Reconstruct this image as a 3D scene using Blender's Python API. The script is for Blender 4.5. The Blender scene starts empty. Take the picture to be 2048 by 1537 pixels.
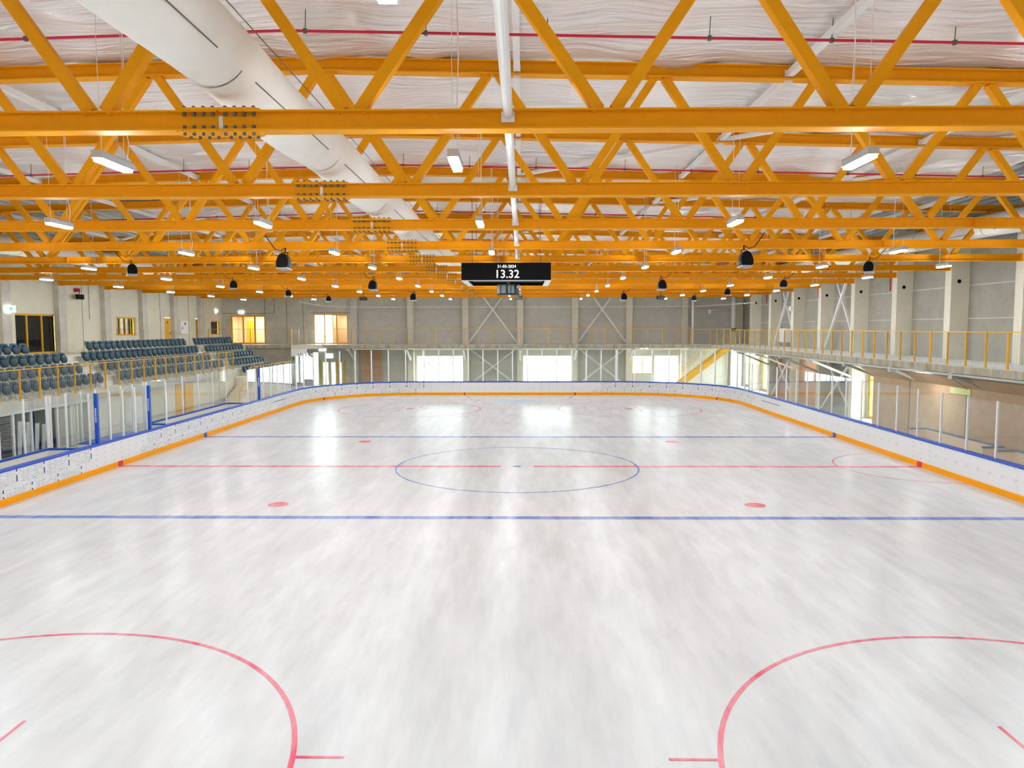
import bpy, math, random
from mathutils import Vector, Matrix, noise
random.seed(7)
S = bpy.context.scene
COL = S.collection

# ------------------------------------------------------------------ camera, world, exposure
cam_d = bpy.data.cameras.new('camera'); cam = bpy.data.objects.new('camera', cam_d); COL.objects.link(cam)
CX, CY, CZ, YAW, PITCH, ROLL, FPX = 0.202, -27.857, 5.192, 0.01397, 0.07482, -0.0016, 1502.5
fwd = Vector((-math.sin(YAW)*math.cos(PITCH), math.cos(YAW)*math.cos(PITCH), -math.sin(PITCH)))
rgt = Vector((math.cos(YAW), math.sin(YAW), 0)); up = rgt.cross(fwd)
r2 = rgt*math.cos(ROLL)+up*math.sin(ROLL); u2 = up*math.cos(ROLL)-rgt*math.sin(ROLL)
M4 = Matrix((r2, u2, -fwd)).transposed().to_4x4(); M4.translation = (CX, CY, CZ)
cam.matrix_world = M4
cam_d.sensor_width = 36; cam_d.lens = 36*FPX/2048; cam_d.clip_start = .05; cam_d.clip_end = 400
S.camera = cam
W = bpy.data.worlds.new('sky'); S.world = W; W.use_nodes = True
W.node_tree.nodes['Background'].inputs[0].default_value = (.86, .95, 1, 1)
W.node_tree.nodes['Background'].inputs[1].default_value = 11.0
S.view_settings.view_transform = 'Standard'; S.view_settings.look = 'None'
S.view_settings.gamma = 1; S.view_settings.use_curve_mapping = False
S.view_settings.exposure = 0.90
S.cycles.max_bounces = 6; S.cycles.diffuse_bounces = 4; S.cycles.glossy_bounces = 3; S.cycles.adaptive_threshold = .04
S.cycles.transparent_max_bounces = 24; S.cycles.transmission_bounces = 4
S.cycles.sample_clamp_indirect = 6; S.cycles.use_denoising = True
LAMP = 118.0     # radiance of the pendant diffusers

# ------------------------------------------------------------------ materials
def mat(name, col, rough=.6, metal=0, var=None, vscale=3, bump=0, bscale=20, spec=.5, emit=None, es=0, stretch=(1, 1, 1), rvar=0):
    m = bpy.data.materials.new(name); m.use_nodes = True
    nt = m.node_tree; b = nt.nodes['Principled BSDF']
    b.inputs['Base Color'].default_value = (*col, 1); b.inputs['Roughness'].default_value = rough
    b.inputs['Metallic'].default_value = metal; b.inputs['Specular IOR Level'].default_value = spec
    if emit: b.inputs['Emission Color'].default_value = (*emit, 1); b.inputs['Emission Strength'].default_value = es
    if var or bump:
        tc = nt.nodes.new('ShaderNodeTexCoord'); mp = nt.nodes.new('ShaderNodeMapping'); mp.inputs['Scale'].default_value = stretch
        nt.links.new(tc.outputs['Object'], mp.inputs[0])
    if var:
        n = nt.nodes.new('ShaderNodeTexNoise'); n.inputs['Scale'].default_value = vscale; n.inputs['Detail'].default_value = 7
        n.inputs['Roughness'].default_value = .65
        nt.links.new(mp.outputs[0], n.inputs['Vector'])
        r = nt.nodes.new('ShaderNodeValToRGB'); r.color_ramp.elements[0].position = .35; r.color_ramp.elements[1].position = .68
        r.color_ramp.elements[0].color = (*var, 1); r.color_ramp.elements[1].color = (*col, 1)
        nt.links.new(n.outputs['Fac'], r.inputs[0]); nt.links.new(r.outputs[0], b.inputs['Base Color'])
    if bump:
        n2 = nt.nodes.new('ShaderNodeTexNoise'); n2.inputs['Scale'].default_value = bscale; n2.inputs['Detail'].default_value = 5
        nt.links.new(mp.outputs[0], n2.inputs['Vector'])
        bp = nt.nodes.new('ShaderNodeBump'); bp.inputs['Strength'].default_value = bump; bp.inputs['Distance'].default_value = .05
        nt.links.new(n2.outputs['Fac'], bp.inputs['Height']); nt.links.new(bp.outputs[0], b.inputs['Normal'])
    return m

def painted_ice(name, col, cover):
    """paint seen through worn, cloudy ice; a glossy sheet on top"""
    m = mat(name, col, .27, bump=.012, bscale=2)
    nt = m.node_tree; b = nt.nodes['Principled BSDF']; L = nt.links
    b.inputs['IOR'].default_value = 1.31; b.inputs['Specular IOR Level'].default_value = .5
    tc = nt.nodes.new('ShaderNodeTexCoord')
    def nz(sc, st, rot=0):
        mp = nt.nodes.new('ShaderNodeMapping'); mp.inputs['Scale'].default_value = st; mp.inputs['Rotation'].default_value = (0, 0, rot)
        L.new(tc.outputs['Object'], mp.inputs[0])
        n = nt.nodes.new('ShaderNodeTexNoise'); n.inputs['Scale'].default_value = sc; n.inputs['Detail'].default_value = 8
        n.inputs['Roughness'].default_value = .62; L.new(mp.outputs[0], n.inputs['Vector']); return n.outputs['Fac']
    a = nz(1.0, (1.2, .35, 1)); c = nz(1.0, (3.2, .5, 1), .25)
    mx = nt.nodes.new('ShaderNodeMath'); mx.operation = 'ADD'; L.new(a, mx.inputs[0]); L.new(c, mx.inputs[1])
    hf = nt.nodes.new('ShaderNodeMath'); hf.operation = 'MULTIPLY'; hf.inputs[1].default_value = .5; L.new(mx.outputs[0], hf.inputs[0])
    r = nt.nodes.new('ShaderNodeValToRGB'); e = r.color_ramp.elements
    e[0].position = .38; e[1].position = .62
    if cover:
        e[0].color = (*col, 1); e[1].color = (*[x*(1-cover)+.86*cover for x in col], 1)
    else:
        e[0].color = (col[0]*.82, col[1]*.82, col[2]*.83, 1); e[1].color = (*col, 1)
    L.new(hf.outputs[0], r.inputs[0]); L.new(r.outputs[0], b.inputs['Base Color'])
    return m

ORANGE = mat('orange_steel_paint', (.95, .40, .003), .6, var=(.90, .37, .002), vscale=5, spec=.2)
ICE = painted_ice('ice', (.765, .775, .785), 0)
ICE_BLUE = painted_ice('ice_blue_paint', (.05, .13, .58), .35)
ICE_RED = painted_ice('ice_red_paint', (.80, .06, .14), .4)
ICE_CREASE = painted_ice('ice_crease_paint', (.42, .70, .92), .3)
FOIL = mat('foil_vapour_barrier', (.97, .97, .97), .3, .55, var=(.92, .90, .88), vscale=1.3, bump=1.0, bscale=2.6, stretch=(.35, 2.4, 1))
FOIL.node_tree.nodes['Bump'].inputs['Distance'].default_value = .12
DECK = mat('galvanised_deck', (.42, .44, .43), .4, .6)
WHITE = mat('white_steel_paint', (.90, .90, .89), .4)
GREYST = mat('grey_steel', (.52, .54, .54), .45, .2)
DUCT = mat('textile_duct', (.95, .93, .87), .75, var=(.91, .88, .81), vscale=2, bump=.05, bscale=8)
SEAM = mat('duct_seam', (.16, .15, .12), .8)
RED = mat('sprinkler_red', (.62, .01, .05), .4)
CONC = mat('concrete', (.70, .67, .60), .85, var=(.56, .53, .46), vscale=1.2, bump=.15, bscale=9)
CONCL = mat('light_concrete', (.82, .77, .63), .85, var=(.74, .69, .56), vscale=1.4, bump=.1, bscale=9)
CONCS = mat('stained_slab_edge', (.52, .49, .42), .85, var=(.30, .25, .14), vscale=2.2, bump=.2, bscale=12, stretch=(1, 1, .3))
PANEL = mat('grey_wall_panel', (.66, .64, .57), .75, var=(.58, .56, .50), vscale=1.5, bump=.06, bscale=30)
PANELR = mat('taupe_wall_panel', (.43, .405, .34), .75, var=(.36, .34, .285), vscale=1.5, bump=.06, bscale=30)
PANELJ = mat('panel_joint', (.62, .62, .60), .6)
FLOORP = mat('pale_floor_coating', (.80, .80, .79), .5)
FLOORC = mat('grey_floor', (.60, .59, .56), .6, var=(.5, .49, .46), vscale=2)
BOARD = mat('white_board_plastic', (.84, .84, .84), .35)
BOARDB = mat('cream_board_plastic', (.82, .80, .74), .4)
KICK = mat('orange_kickplate', (1.0, .39, .002), .5, spec=.15)
KRED = mat('red_kickplate', (.72, .01, .04), .35)
KBLUE = mat('blue_kickplate', (.03, .09, .45), .35)
CAP = mat('blue_cap_rail', (.008, .080, .52), .35)
INKD = mat('navy_print', (.03, .03, .22), .5)
INKG = mat('grey_print', (.50, .51, .57), .5)
BEAD = mat('glass_post_aluminium', (.90, .91, .93), .4, .1)
YEL = mat('yellow_railing_paint', (.80, .42, .012), .45)
WIRE = mat('zinc_wire', (.42, .44, .43), .4, .4)
SEATM = mat('blue_grey_seat_plastic', (.014, .055, .085), .32, spec=.35)
SEATB = mat('seat_bracket', (.62, .62, .58), .5)
BLACK = mat('black_plastic', (.006, .006, .007), .6, spec=.12)
DGREY = mat('dark_grey_cone', (.05, .055, .055), .5)
LGREY = mat('light_grey_plastic', (.42, .45, .47), .4)
BOLT = mat('zinc_bolt', (.13, .15, .12), .45, .5)
TIMBER = mat('warm_timber', (.84, .66, .46), .6, var=(.78, .58, .38), vscale=3, stretch=(1, 1, 6))
PLY = mat('plywood', (.62, .36, .20), .6, var=(.50, .28, .15), vscale=2, stretch=(3, 3, .4))
PLYB = mat('brown_soffit', (.62, .46, .30), .7, var=(.54, .38, .24), vscale=2)
PEACH = mat('peach_board', (.90, .70, .54), .6)
OPENSHADE = mat('painted_opening_shade', (.03, .032, .03), .9)
SHUT = mat('roller_shutter', (.50, .47, .41), .5)
LEDTXT = mat('led_digits', (1, 1, 1), .5, emit=(1, 1, 1), es=.6)
SIGNM = mat('exit_sign_lit', (1, 1, 1), .5, emit=(.85, 1, .97), es=1.8)
SIGNG = mat('exit_sign_green', (.05, .5, .3), .5, emit=(.05, .5, .3), es=.6)
LED = mat('led_diffuser', (1, 1, 1), .5, emit=(.89, .955, 1), es=LAMP)
LED2 = mat('led_small_diffuser', (1, 1, 1), .5, emit=(1, .97, .92), es=45)
OUTM = mat('outside_paving', (.75, .74, .72), .9)
LEAF = mat('outside_foliage', (.18, .36, .08), .9, var=(.08, .2, .04), vscale=2)
def glass(name, tint, refl=1.0, ior=1.5):
    m = bpy.data.materials.new(name); m.use_nodes = True; nt = m.node_tree; nt.nodes.clear()
    o = nt.nodes.new('ShaderNodeOutputMaterial'); t = nt.nodes.new('ShaderNodeBsdfTransparent'); g = nt.nodes.new('ShaderNodeBsdfGlossy')
    t.inputs[0].default_value = (*tint, 1); g.inputs['Roughness'].default_value = .02; g.inputs[0].default_value = (.95, .97, .96, 1)
    f = nt.nodes.new('ShaderNodeFresnel'); f.inputs[0].default_value = ior
    ge = nt.nodes.new('ShaderNodeNewGeometry'); mr = nt.nodes.new('ShaderNodeMapRange'); mr.inputs['To Min'].default_value = ior; mr.inputs['To Max'].default_value = 1/ior
    nt.links.new(ge.outputs['Backfacing'], mr.inputs['Value']); nt.links.new(mr.outputs[0], f.inputs[0])
    k = nt.nodes.new('ShaderNodeMath'); k.operation = 'MULTIPLY'; k.inputs[1].default_value = refl; k.use_clamp = True
    x = nt.nodes.new('ShaderNodeMixShader')
    nt.links.new(f.outputs[0], k.inputs[0]); nt.links.new(k.outputs[0], x.inputs[0]); nt.links.new(t.outputs[0], x.inputs[1]); nt.links.new(g.outputs[0], x.inputs[2])
    nt.links.new(x.outputs[0], o.inputs[0]); return m
GLASS = glass('rink_glass', (.93, .95, .94), 1.0, 1.5)
WGLASS = glass('window_glass', (.9, .93, .92), 1.0, 1.45)
DGLASS = mat('painted_dark_room_glass', (.015, .017, .015), .06)  # opaque pane, darkness of the unlit room behind put into its colour

# ------------------------------------------------------------------ mesh helpers
class MB:
    def __init__(s): s.v = []; s.f = []; s.mi = []; s.m = 0
    def face(s, idx): s.f.append(idx); s.mi.append(s.m)
    def quad(s, a, b, c, d):
        n = len(s.v); s.v += [Vector(a), Vector(b), Vector(c), Vector(d)]; s.face((n, n+1, n+2, n+3)); return s
    def hexa(s, p):                                     # 8 corners: bottom ring then top ring
        n = len(s.v); s.v += [Vector(q) for q in p]
        for q in ((0, 3, 2, 1), (4, 5, 6, 7), (0, 1, 5, 4), (1, 2, 6, 5), (2, 3, 7, 6), (3, 0, 4, 7)): s.face(tuple(n+i for i in q))
        return s
    def box(s, x0, x1, y0, y1, z0, z1):
        return s.hexa([(x0, y0, z0), (x1, y0, z0), (x1, y1, z0), (x0, y1, z0), (x0, y0, z1), (x1, y0, z1), (x1, y1, z1), (x0, y1, z1)])
    def bar(s, a, b, w, h, side=None):                  # rectangular bar a->b; w along side, h across
        a = Vector(a); b = Vector(b); d = (b-a).normalized()
        sd = Vector(side) if side else (Vector((0, 0, 1)).cross(d) if abs(d.z) < .95 else Vector((0, 1, 0)))
        sd = (sd-d*sd.dot(d)).normalized(); t = d.cross(sd)
        sd = sd*(w/2); t = t*(h/2)
        return s.hexa([a-sd-t, a+sd-t, a+sd+t, a-sd+t, b-sd-t, b+sd-t, b+sd+t, b-sd+t])
    def tube(s, pts, r, n=8, caps=True):
        pts = [Vector(p) for p in pts]; rings = []
        for i, p in enumerate(pts):
            d = (pts[min(i+1, len(pts)-1)]-pts[max(i-1, 0)]).normalized()
            a = Vector((0, 0, 1)) if abs(d.z) < .9 else Vector((1, 0, 0))
            u = d.cross(a).normalized(); w = d.cross(u); rr = r[i] if isinstance(r, (list, tuple)) else r
            base = len(s.v)
            for k in range(n):
                t = 2*math.pi*k/n; s.v.append(p+u*(rr*math.cos(t))+w*(rr*math.sin(t)))
            rings.append(base)
        for q in range(len(rings)-1):
            for k in range(n):
                k2 = (k+1) % n; s.face((rings[q]+k, rings[q]+k2, rings[q+1]+k2, rings[q+1]+k))
        if caps: s.face(tuple(rings[0]+k for k in range(n))[::-1]); s.face(tuple(rings[-1]+k for k in range(n)))
        return s
    def prism(s, prof, y0, y1, ax=1):                   # closed profile extruded; ax=1: profile (x,z) along y; ax=0: profile (y,z) along x; ax=2: (x,y) along z
        n = len(s.v); m = len(prof)
        for t in (y0, y1):
            for a, b in prof: s.v.append(Vector((a, t, b) if ax == 1 else (t, a, b) if ax == 0 else (a, b, t)))
        for k in range(m): k2 = (k+1) % m; s.face((n+k, n+k2, n+m+k2, n+m+k))
        s.face(tuple(n+k for k in range(m))); s.face(tuple(n+m+k for k in range(m))[::-1]); return s
    def disc(s, c, r, n=24, r0=0, z=None):
        b = len(s.v); cx, cy, cz = c
        for k in range(n):
            t = 2*math.pi*k/n; s.v.append(Vector((cx+r*math.cos(t), cy+r*math.sin(t), cz)))
        if r0:
            for k in range(n):
                t = 2*math.pi*k/n; s.v.append(Vector((cx+r0*math.cos(t), cy+r0*math.sin(t), cz)))
            for k in range(n): k2 = (k+1) % n; s.face((b+k, b+k2, b+n+k2, b+n+k))
        else: s.face(tuple(range(b, b+n)))
        return s
    def xform(s, M):
        s.v = [M @ v for v in s.v]; return s
    def build(s, name, m, parent=None, kind=None, smooth=False, label=None, origin=None, fix=True):
        off = Vector(origin) if origin else (Vector(parent['_o']) if parent is not None and '_o' in parent.keys() else Vector((0, 0, 0)))
        me = bpy.data.meshes.new(name); me.from_pydata([tuple(v-off) for v in s.v], [], s.f)
        ms = m if isinstance(m, (list, tuple)) else [m]
        for q in ms: me.materials.append(q)
        if len(ms) > 1:
            for p, i in zip(me.polygons, s.mi): p.material_index = i
        if fix:
            import bmesh
            bm = bmesh.new(); bm.from_mesh(me); bmesh.ops.recalc_face_normals(bm, faces=bm.faces); bm.to_mesh(me); bm.free()
        if smooth:
            for p in me.polygons: p.use_smooth = True
        o = bpy.data.objects.new(name, me); COL.objects.link(o)
        if parent is not None:
            o.parent = parent; o['_o'] = tuple(off)
        elif origin: o.location = off; o['_o'] = tuple(off)
        if kind: o['kind'] = kind
        if label: o['label'] = label
        return o
def box(*a): return MB().box(*a)
def tag(o, label, cat, group=None):
    o['label'] = label; o['category'] = cat
    if group: o['group'] = group
    return o
def thing(name, label, cat, loc=(0, 0, 0), group=None):
    o = bpy.data.objects.new(name, None); COL.objects.link(o); o.location = loc; o['_o'] = tuple(loc); o.empty_display_size = .2
    return tag(o, label, cat, group)
def copy_tree(o, parent=None):
    c = o.copy(); COL.objects.link(c)
    if parent is not None: c.parent = parent
    for ch in list(o.children): copy_tree(ch, c)
    return c
ORD = ['', 'first', 'second', 'third', 'fourth', 'fifth', 'sixth', 'seventh', 'eighth', 'ninth', 'tenth', 'eleventh', 'twelfth', 'thirteenth', 'fourteenth',
       'fifteenth', 'sixteenth', 'seventeenth', 'eighteenth', 'nineteenth', 'twentieth', 'twenty-first', 'twenty-second', 'twenty-third', 'twenty-fourth',
       'twenty-fifth', 'twenty-sixth', 'twenty-seventh', 'twenty-eighth', 'twenty-ninth', 'thirtieth', 'thirty-first', 'thirty-second']
YT = [-18.08+4.815*k for k in range(12)]          # truss planes
ZB = 7.69                                          # underside of truss bottom chords
def ztop(x): return 10.03-.024*abs(x+3.65)         # underside of truss top chords

# ------------------------------------------------------------------ ice sheet and floor
X0, X1, YN, YF = -27.0, 19.9, -33.0, 40.1
flo = box(X0-.4, X1+.4, YN-.4, YF+.4, -.3, -.02).build('floor', FLOORC, kind='structure')
R_, RC = 15.0, 7.5
def rink(off=0.0, n=14):
    """closed path of the rink outline (counter-clockwise from the near right corner), pushed out by off"""
    pts = []
    for cx, cy, a0 in ((15-RC, -30+RC, -90), (15-RC, 30-RC, 0), (-15+RC, 30-RC, 90), (-15+RC, -30+RC, 180)):
        for k in range(n+1):
            a = math.radians(a0+90*k/n); pts.append((cx+(RC+off)*math.cos(a), cy+(RC+off)*math.sin(a)))
    return pts
b = MB(); ps = rink(.02)
n0 = len(ps)
b.v = [Vector((x, y, -.02)) for x, y in ps]+[Vector((x, y, 0)) for x, y in ps]
b.face(tuple(n0+k for k in range(n0)))
for k in range(n0): b.face((k, (k+1) % n0, n0+(k+1) % n0, n0+k))
ice = b.build('floor_ice', ICE, kind='structure'); ice['label'] = 'white ice sheet with scratched cloudy surface'
def mark(name, mb, m): return mb.build(name, m, ice, fix=False)
def hl(x0, x1, y, w, z=.003): return MB().quad((x0, y-w/2, z), (x1, y-w/2, z), (x1, y+w/2, z), (x0, y+w/2, z))
mark('blue_line', hl(-15, 15, -7.62, .30), ICE_BLUE); mark('blue_line', hl(-15, 15, 7.62, .30), ICE_BLUE)
c = hl(-15, -.62, 0, .28); c.quad((.62, -.14, .003), (15, -.14, .003), (15, .14, .003), (.62, .14, .003)); mark('centre_line', c, ICE_RED)
mark('centre_circle', MB().disc((0, 0, .005), 4.53, 96, 4.46), ICE_BLUE)
mark('centre_spot', MB().disc((0, 0, .006), .16, 20), ICE_BLUE)
mark('goal_line', hl(-14, 14, 26, .05), ICE_RED); mark('goal_line', hl(-14, 14, -26, .05), ICE_RED)
for sy in (1, -1):
    for sx in (1, -1):
        mark('restraining_line', MB().bar((sx*3.4, sy*26, .003), (sx*4.27, sy*30, .003), .06, .002), ICE_RED)
        mark('neutral_faceoff_spot', MB().disc((sx*7, sy*6.12, .004), .30, 28), ICE_RED)
        mark('end_faceoff_spot', MB().disc((sx*7, sy*20, .004), .30, 28), ICE_RED)
        m_ = MB().disc((sx*7, sy*20, .004), 4.53, 96, 4.46)
        for hx in (1, -1):
            for hy in (1, -1):
                m_.quad(*[(sx*7+hx*(4.42+q), sy*20+hy*.85+w, .0045) for q, w in ((0, -.025), (.62, -.025), (.62, .025), (0, .025))])
        mark('faceoff_circle', m_, ICE_RED)
        m2 = MB()
        for hx in (1, -1):
            for hy in (1, -1):
                ax, ay = sx*7+hx*.6, sy*20+hy*.45
                m2.bar((ax, ay, .003), (ax+hx*.6, ay, .003), .05, .002)
                m2.bar((ax, ay, .003), (ax, ay+hy*1.2, .003), .05, .002)
        mark('faceoff_guide_mark', m2, ICE_RED)
    a = MB(); pp = [(1.8*math.cos(math.radians(t)), sy*26-sy*1.8*math.sin(math.radians(t)), .004) for t in range(0, 181, 10)]
    a.v = [Vector(p) for p in pp]; a.face(tuple(range(len(pp)))); mark('goal_crease', a, ICE_CREASE)
# referee crease and a side circle by the right boards
arc = MB()
for k in range(24):
    a0, a1 = math.radians(90+k*7.5), math.radians(90+(k+1)*7.5)
    arc.quad(*[(15+r*math.cos(a), r*math.sin(a), .0035) for r, a in ((2.97, a0), (3.03, a0), (3.03, a1), (2.97, a1))])
mark('referee_crease', arc, ICE_RED)

# ------------------------------------------------------------------ rink boards
bd = thing('rink_boards', 'white dasher boards with blue cap rail and orange kickplate around the ice', 'rink boards')
path = rink(0.0, 16); P2 = []
for i, p in enumerate(path):                        # subdivide the straights
    q = path[(i+1) % len(path)]; d = math.dist(p, q); n = max(1, int(d/1.2))
    for k in range(n): P2.append((p[0]+(q[0]-p[0])*k/n, p[1]+(q[1]-p[1])*k/n))
NP = len(P2)
NRM = []
for i in range(NP):
    a, c = P2[i-1], P2[(i+1) % NP]; t = Vector((c[0]-a[0], c[1]-a[1])).normalized(); NRM.append((t.y, -t.x))
def sweep(prof, name, m, skip=None):
    """prof: (outward, z) closed profile swept round the rink"""
    s = MB(); k = len(prof)
    for (x, y), (nx, ny) in zip(P2, NRM):
        for o, z in prof: s.v.append(Vector((x+nx*o, y+ny*o, z)))
    for i in range(NP):
        j = (i+1) % NP
        for q in range(k):
            q2 = (q+1) % k; s.face((i*k+q, j*k+q, j*k+q2, i*k+q2))
    return s.build(name, m, bd)
sweep([(0, .0), (0, 1.04), (.10, 1.04), (.10, .0)], 'board_facing', BOARD)
sweep([(-.03, 0), (-.03, .19), (-.012, .2), (0.002, .2), (0.002, 0)], 'kickplate', KICK)
sweep([(-.025, .985), (-.032, 1.03), (-.02, 1.075), (.12, 1.075), (.125, 1.0), (.10, .98)], 'cap_rail', CAP)
for nm, m_, y, hw in (('red_marker', KRED, 0, .16), ('blue_marker', KBLUE, 7.62, .16), ('blue_marker', KBLUE, -7.62, .16)):
    for sx in (1, -1): box(sx*14.965-.004, sx*14.965+.004, y-hw, y+hw, 0, .205).build(nm, m_, bd)
for sx in (-4.27, 4.27): box(sx-.06, sx+.06, 29.96, 29.966, 0, .205).build('red_marker', KRED, bd)
for sx in (-1, 1): box(sx*14.12-.05, sx*14.12+.05, 25.9, 26.0, .0, .205).build('red_marker', KRED, bd)
# arc length along the path -> point, tangent
CUM = [0]
for i in range(NP): CUM.append(CUM[-1]+math.dist(P2[i], P2[(i+1) % NP]))
def at(s):
    s %= CUM[-1]; lo, hi = 0, NP
    while hi-lo > 1:
        mid = (lo+hi)//2
        if CUM[mid] <= s: lo = mid
        else: hi = mid
    t = (s-CUM[lo])/(CUM[lo+1]-CUM[lo]); a, c = P2[lo], P2[(lo+1) % NP]; na, nc = NRM[lo], NRM[(lo+1) % NP]
    return (a[0]+(c[0]-a[0])*t, a[1]+(c[1]-a[1])*t), (na[0]+(nc[0]-na[0])*t, na[1]+(nc[1]-na[1])*t)
def s_of(x, y): return min(((math.dist(p, (x, y)), CUM[i]) for i, p in enumerate(P2)))[1]
def decal(mb, s0, s1, z0, z1, o=-.004):
    (a, na), (c, nc) = at(s0), at(s1)
    mb.quad((a[0]+na[0]*o, a[1]+na[1]*o, z0), (c[0]+nc[0]*o, c[1]+nc[1]*o, z0), (c[0]+nc[0]*o, c[1]+nc[1]*o, z1), (a[0]+na[0]*o, a[1]+na[1]*o, z1))
navy, grey = MB(), MB()
def text_block(s0, s1):
    """rows of small print in columns, each headed by a navy bar: the sheets are cards ~1.3 m wide"""
    s = s0; k = 0
    while s < s1:
        for row, (z0, z1) in enumerate(((.52, 1.0), (.21, .46))):
            o = s+(.62 if row else 0)
            if row == 0:
                decal(navy, o, o+.055, .90, .99); decal(navy, o, o+.055, .60, .80)
                decal(navy, o+.52, o+.56, .57, .60)
            else:
                decal(navy, o, o+.055, .36, .46); decal(navy, o, o+.055, .20, .26)
            z = z1-.02
            while z > z0:
                q = o+.08
                while q < o+1.18:
                    w = random.uniform(.04, .22); 
                    if random.random() < .74: decal(grey, q, min(q+w, o+1.22), z-.012, z)
                    q += w+.03
                z -= .038
            for t in (.42, .80, 1.02):
                if random.random() < .75: decal(grey, o+t, o+t+.012, z0, z1-.04)
        s += 1.30; k += 1
def tick_block(s0, s1, step=.62):
    s = s0
    while s < s1:
        decal(grey, s, s+.022, .50, .64); decal(grey, s-.10, s-.06, .58, .62); decal(grey, s+.02, s+.04, .90, .97); s += step
def dash_block(s0, s1):
    s = s0
    while s < s1:
        for z in (.30, .50, .68, .86): decal(grey, s, s+.10, z, z+.022)
        s += .55
def grid_block(s0, s1):
    s = s0
    while s < s1:
        decal(grey, s, s+.012, .25, .95); s += .22
    for k in range(9): q = s0+.2+k*(s1-s0-.4)/9; decal(navy, q, q+.28, .66, .70)
SL = lambda y: s_of(-15, y)
SR = lambda y: s_of(15, y)
text_block(SL(-2.3), SL(-14)); dash_block(SL(2.3), SL(-1.9)); text_block(SL(17.4), SL(2.8)); grid_block(SL(19.8), SL(17.6))
sf = s_of(0, 30)
text_block(sf+7.4, SL(20.2)); dash_block(sf+4.6, sf+7.2); tick_block(sf-6.6, sf+4.4)
text_block(SR(19.8), sf-7.2); grid_block(SR(15.2), SR(19.2)); tick_block(SR(1.3), SR(14.8)); dash_block(SR(-.6), SR(1.0)); tick_block(SR(-12), SR(-.9))
navy.build('navy_lettering_bars', INKD, bd, fix=False).__setitem__('kind', 'stuff')
grey.build('grey_small_print', INKG, bd, fix=False).__setitem__('kind', 'stuff')
jm = MB()
s = 0
while s < CUM[-1]: decal(jm, s, s+.008, .2, 1.01, -.002); s += 2.4
jm.build('panel_joint_lines', INKG, bd, fix=False)['kind'] = 'stuff'

# ------------------------------------------------------------------ protective glass
def glass_run(name, label, pts, z0, z1, post=(.05, .06), pmat=None, step=1.2, both=True):
    """glass panes between posts along a polyline"""
    t = thing(name, label, 'glass screen', (*pts[0], 0))
    k = 0; nodes = []
    for i in range(len(pts)-1):
        a, c = Vector(pts[i]), Vector(pts[i+1]); d = (c-a).length; n = max(1, round(d/step))
        for q in range(n): nodes.append(a+(c-a)*(q/n))
    nodes.append(Vector(pts[-1]))
    for i, p in enumerate(nodes):
        d = (nodes[min(i+1, len(nodes)-1)]-nodes[max(i-1, 0)]).normalized()
        MB().bar((p.x, p.y, z0-.35 if z0 > .9 else z0), (p.x, p.y, z1+.01), post[0], post[1], side=(d.x, d.y, 0)).build('post', pmat or BEAD, t)
    for i in range(len(nodes)-1):
        a, c = nodes[i], nodes[i+1]; d = (c-a).normalized()*(post[0]/2+.004)
        MB().bar((*(a+d), (z0+z1)/2), (*(c-d), (z0+z1)/2), .012, z1-z0, side=(-d.y, d.x, 0)).build('glass_pane', GLASS, t)
    return t
go = .06
end_pts = [at(s)[0] for s in (SR(22.6), SR(24.6))]
def outp(s, o=go):
    (x, y), (nx, ny) = at(s); return (x+nx*o, y+ny*o)
glass_run('glass_screen', 'long glass screen along the right boards under the gallery', [(15+go, -9), (15+go, 22.4)], 1.075, 2.87, step=1.55)
n_ = 9
ra = [outp(SR(22.5)+(sf-7.5-SR(22.5))*k/n_) for k in range(n_+1)]
glass_run('glass_screen', 'taller curved glass screen behind the far right corner of the ice', ra, 1.075, 3.47, post=(.085, .07), step=1.3)
glass_run('glass_screen', 'tall glass screen behind the far goal line with white posts', [(7.4, 30+go), (-7.4, 30+go)], 1.075, 3.47, post=(.085, .07), step=1.15)
la = [outp(sf+7.5+(SL(22.5)-sf-7.5)*k/n_) for k in range(n_+1)]
glass_run('glass_screen', 'taller curved glass screen behind the far left corner of the ice', la, 1.075, 3.47, post=(.085, .07), step=1.3)
glass_run('glass_screen', 'glass screen on the left boards before the far end stairs', [(-15-go, 22.4), (-15-go, 13.5)], 1.075, 2.87, step=1.2)
glass_run('glass_screen', 'short glass screen of the scorekeeper booth between two blue posts', [(-15-go, 2.25), (-15-go, -1.35)], 1.075, 2.87, step=.9)
glass_run('glass_screen', 'glass partition at the near end of the far left bench', [(-15.2, 4.24), (-16.02, 4.24)], 1.075, 2.87, step=.9)
glass_run('glass_screen', 'glass partition closing the scorekeeper booth beside the near left bench', [(-15.2, -1.52), (-16.02, -1.52)], .0, 2.87, step=.9)
glass_run('glass_screen', 'glass screen behind the near left bench on blue topped boards', [(-16.16, -12), (-16.16, -2.4)], 1.0, 2.87, step=1.2)
glass_run('glass_screen', 'glass screen behind the scorekeeper booth left of the ice', [(-16.16, -2.2), (-16.16, 4.2)], .9, 2.87, step=.95)
glass_run('glass_screen', 'glass screen behind the far left bench', [(-16.16, 4.4), (-16.16, 13.2)], 1.0, 2.87, step=1.75)
for y, lb in ((-1.42, 'near blue padded post with white letters on the left boards'), (2.35, 'second blue padded post on the left boards beyond the scorekeeper glass'),
              (15.15, 'far blue padded post on the left boards near the stairs')):
    t = thing('padded_post', lb, 'post', (-14.99, y, 1.07), 'blue padded glass posts')
    MB().bar((-14.99, y, 1.075), (-14.99, y, 2.88), .11, .12).build('post_pad', CAP, t)
    wm = MB()
    for k in range(7):
        z = 1.85+k*.075; wm.box(-14.99-.025, -14.99+.025, y-.064, y-.061, z, z+.05)
    wm.build('white_lettering', WHITE, t)

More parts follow.
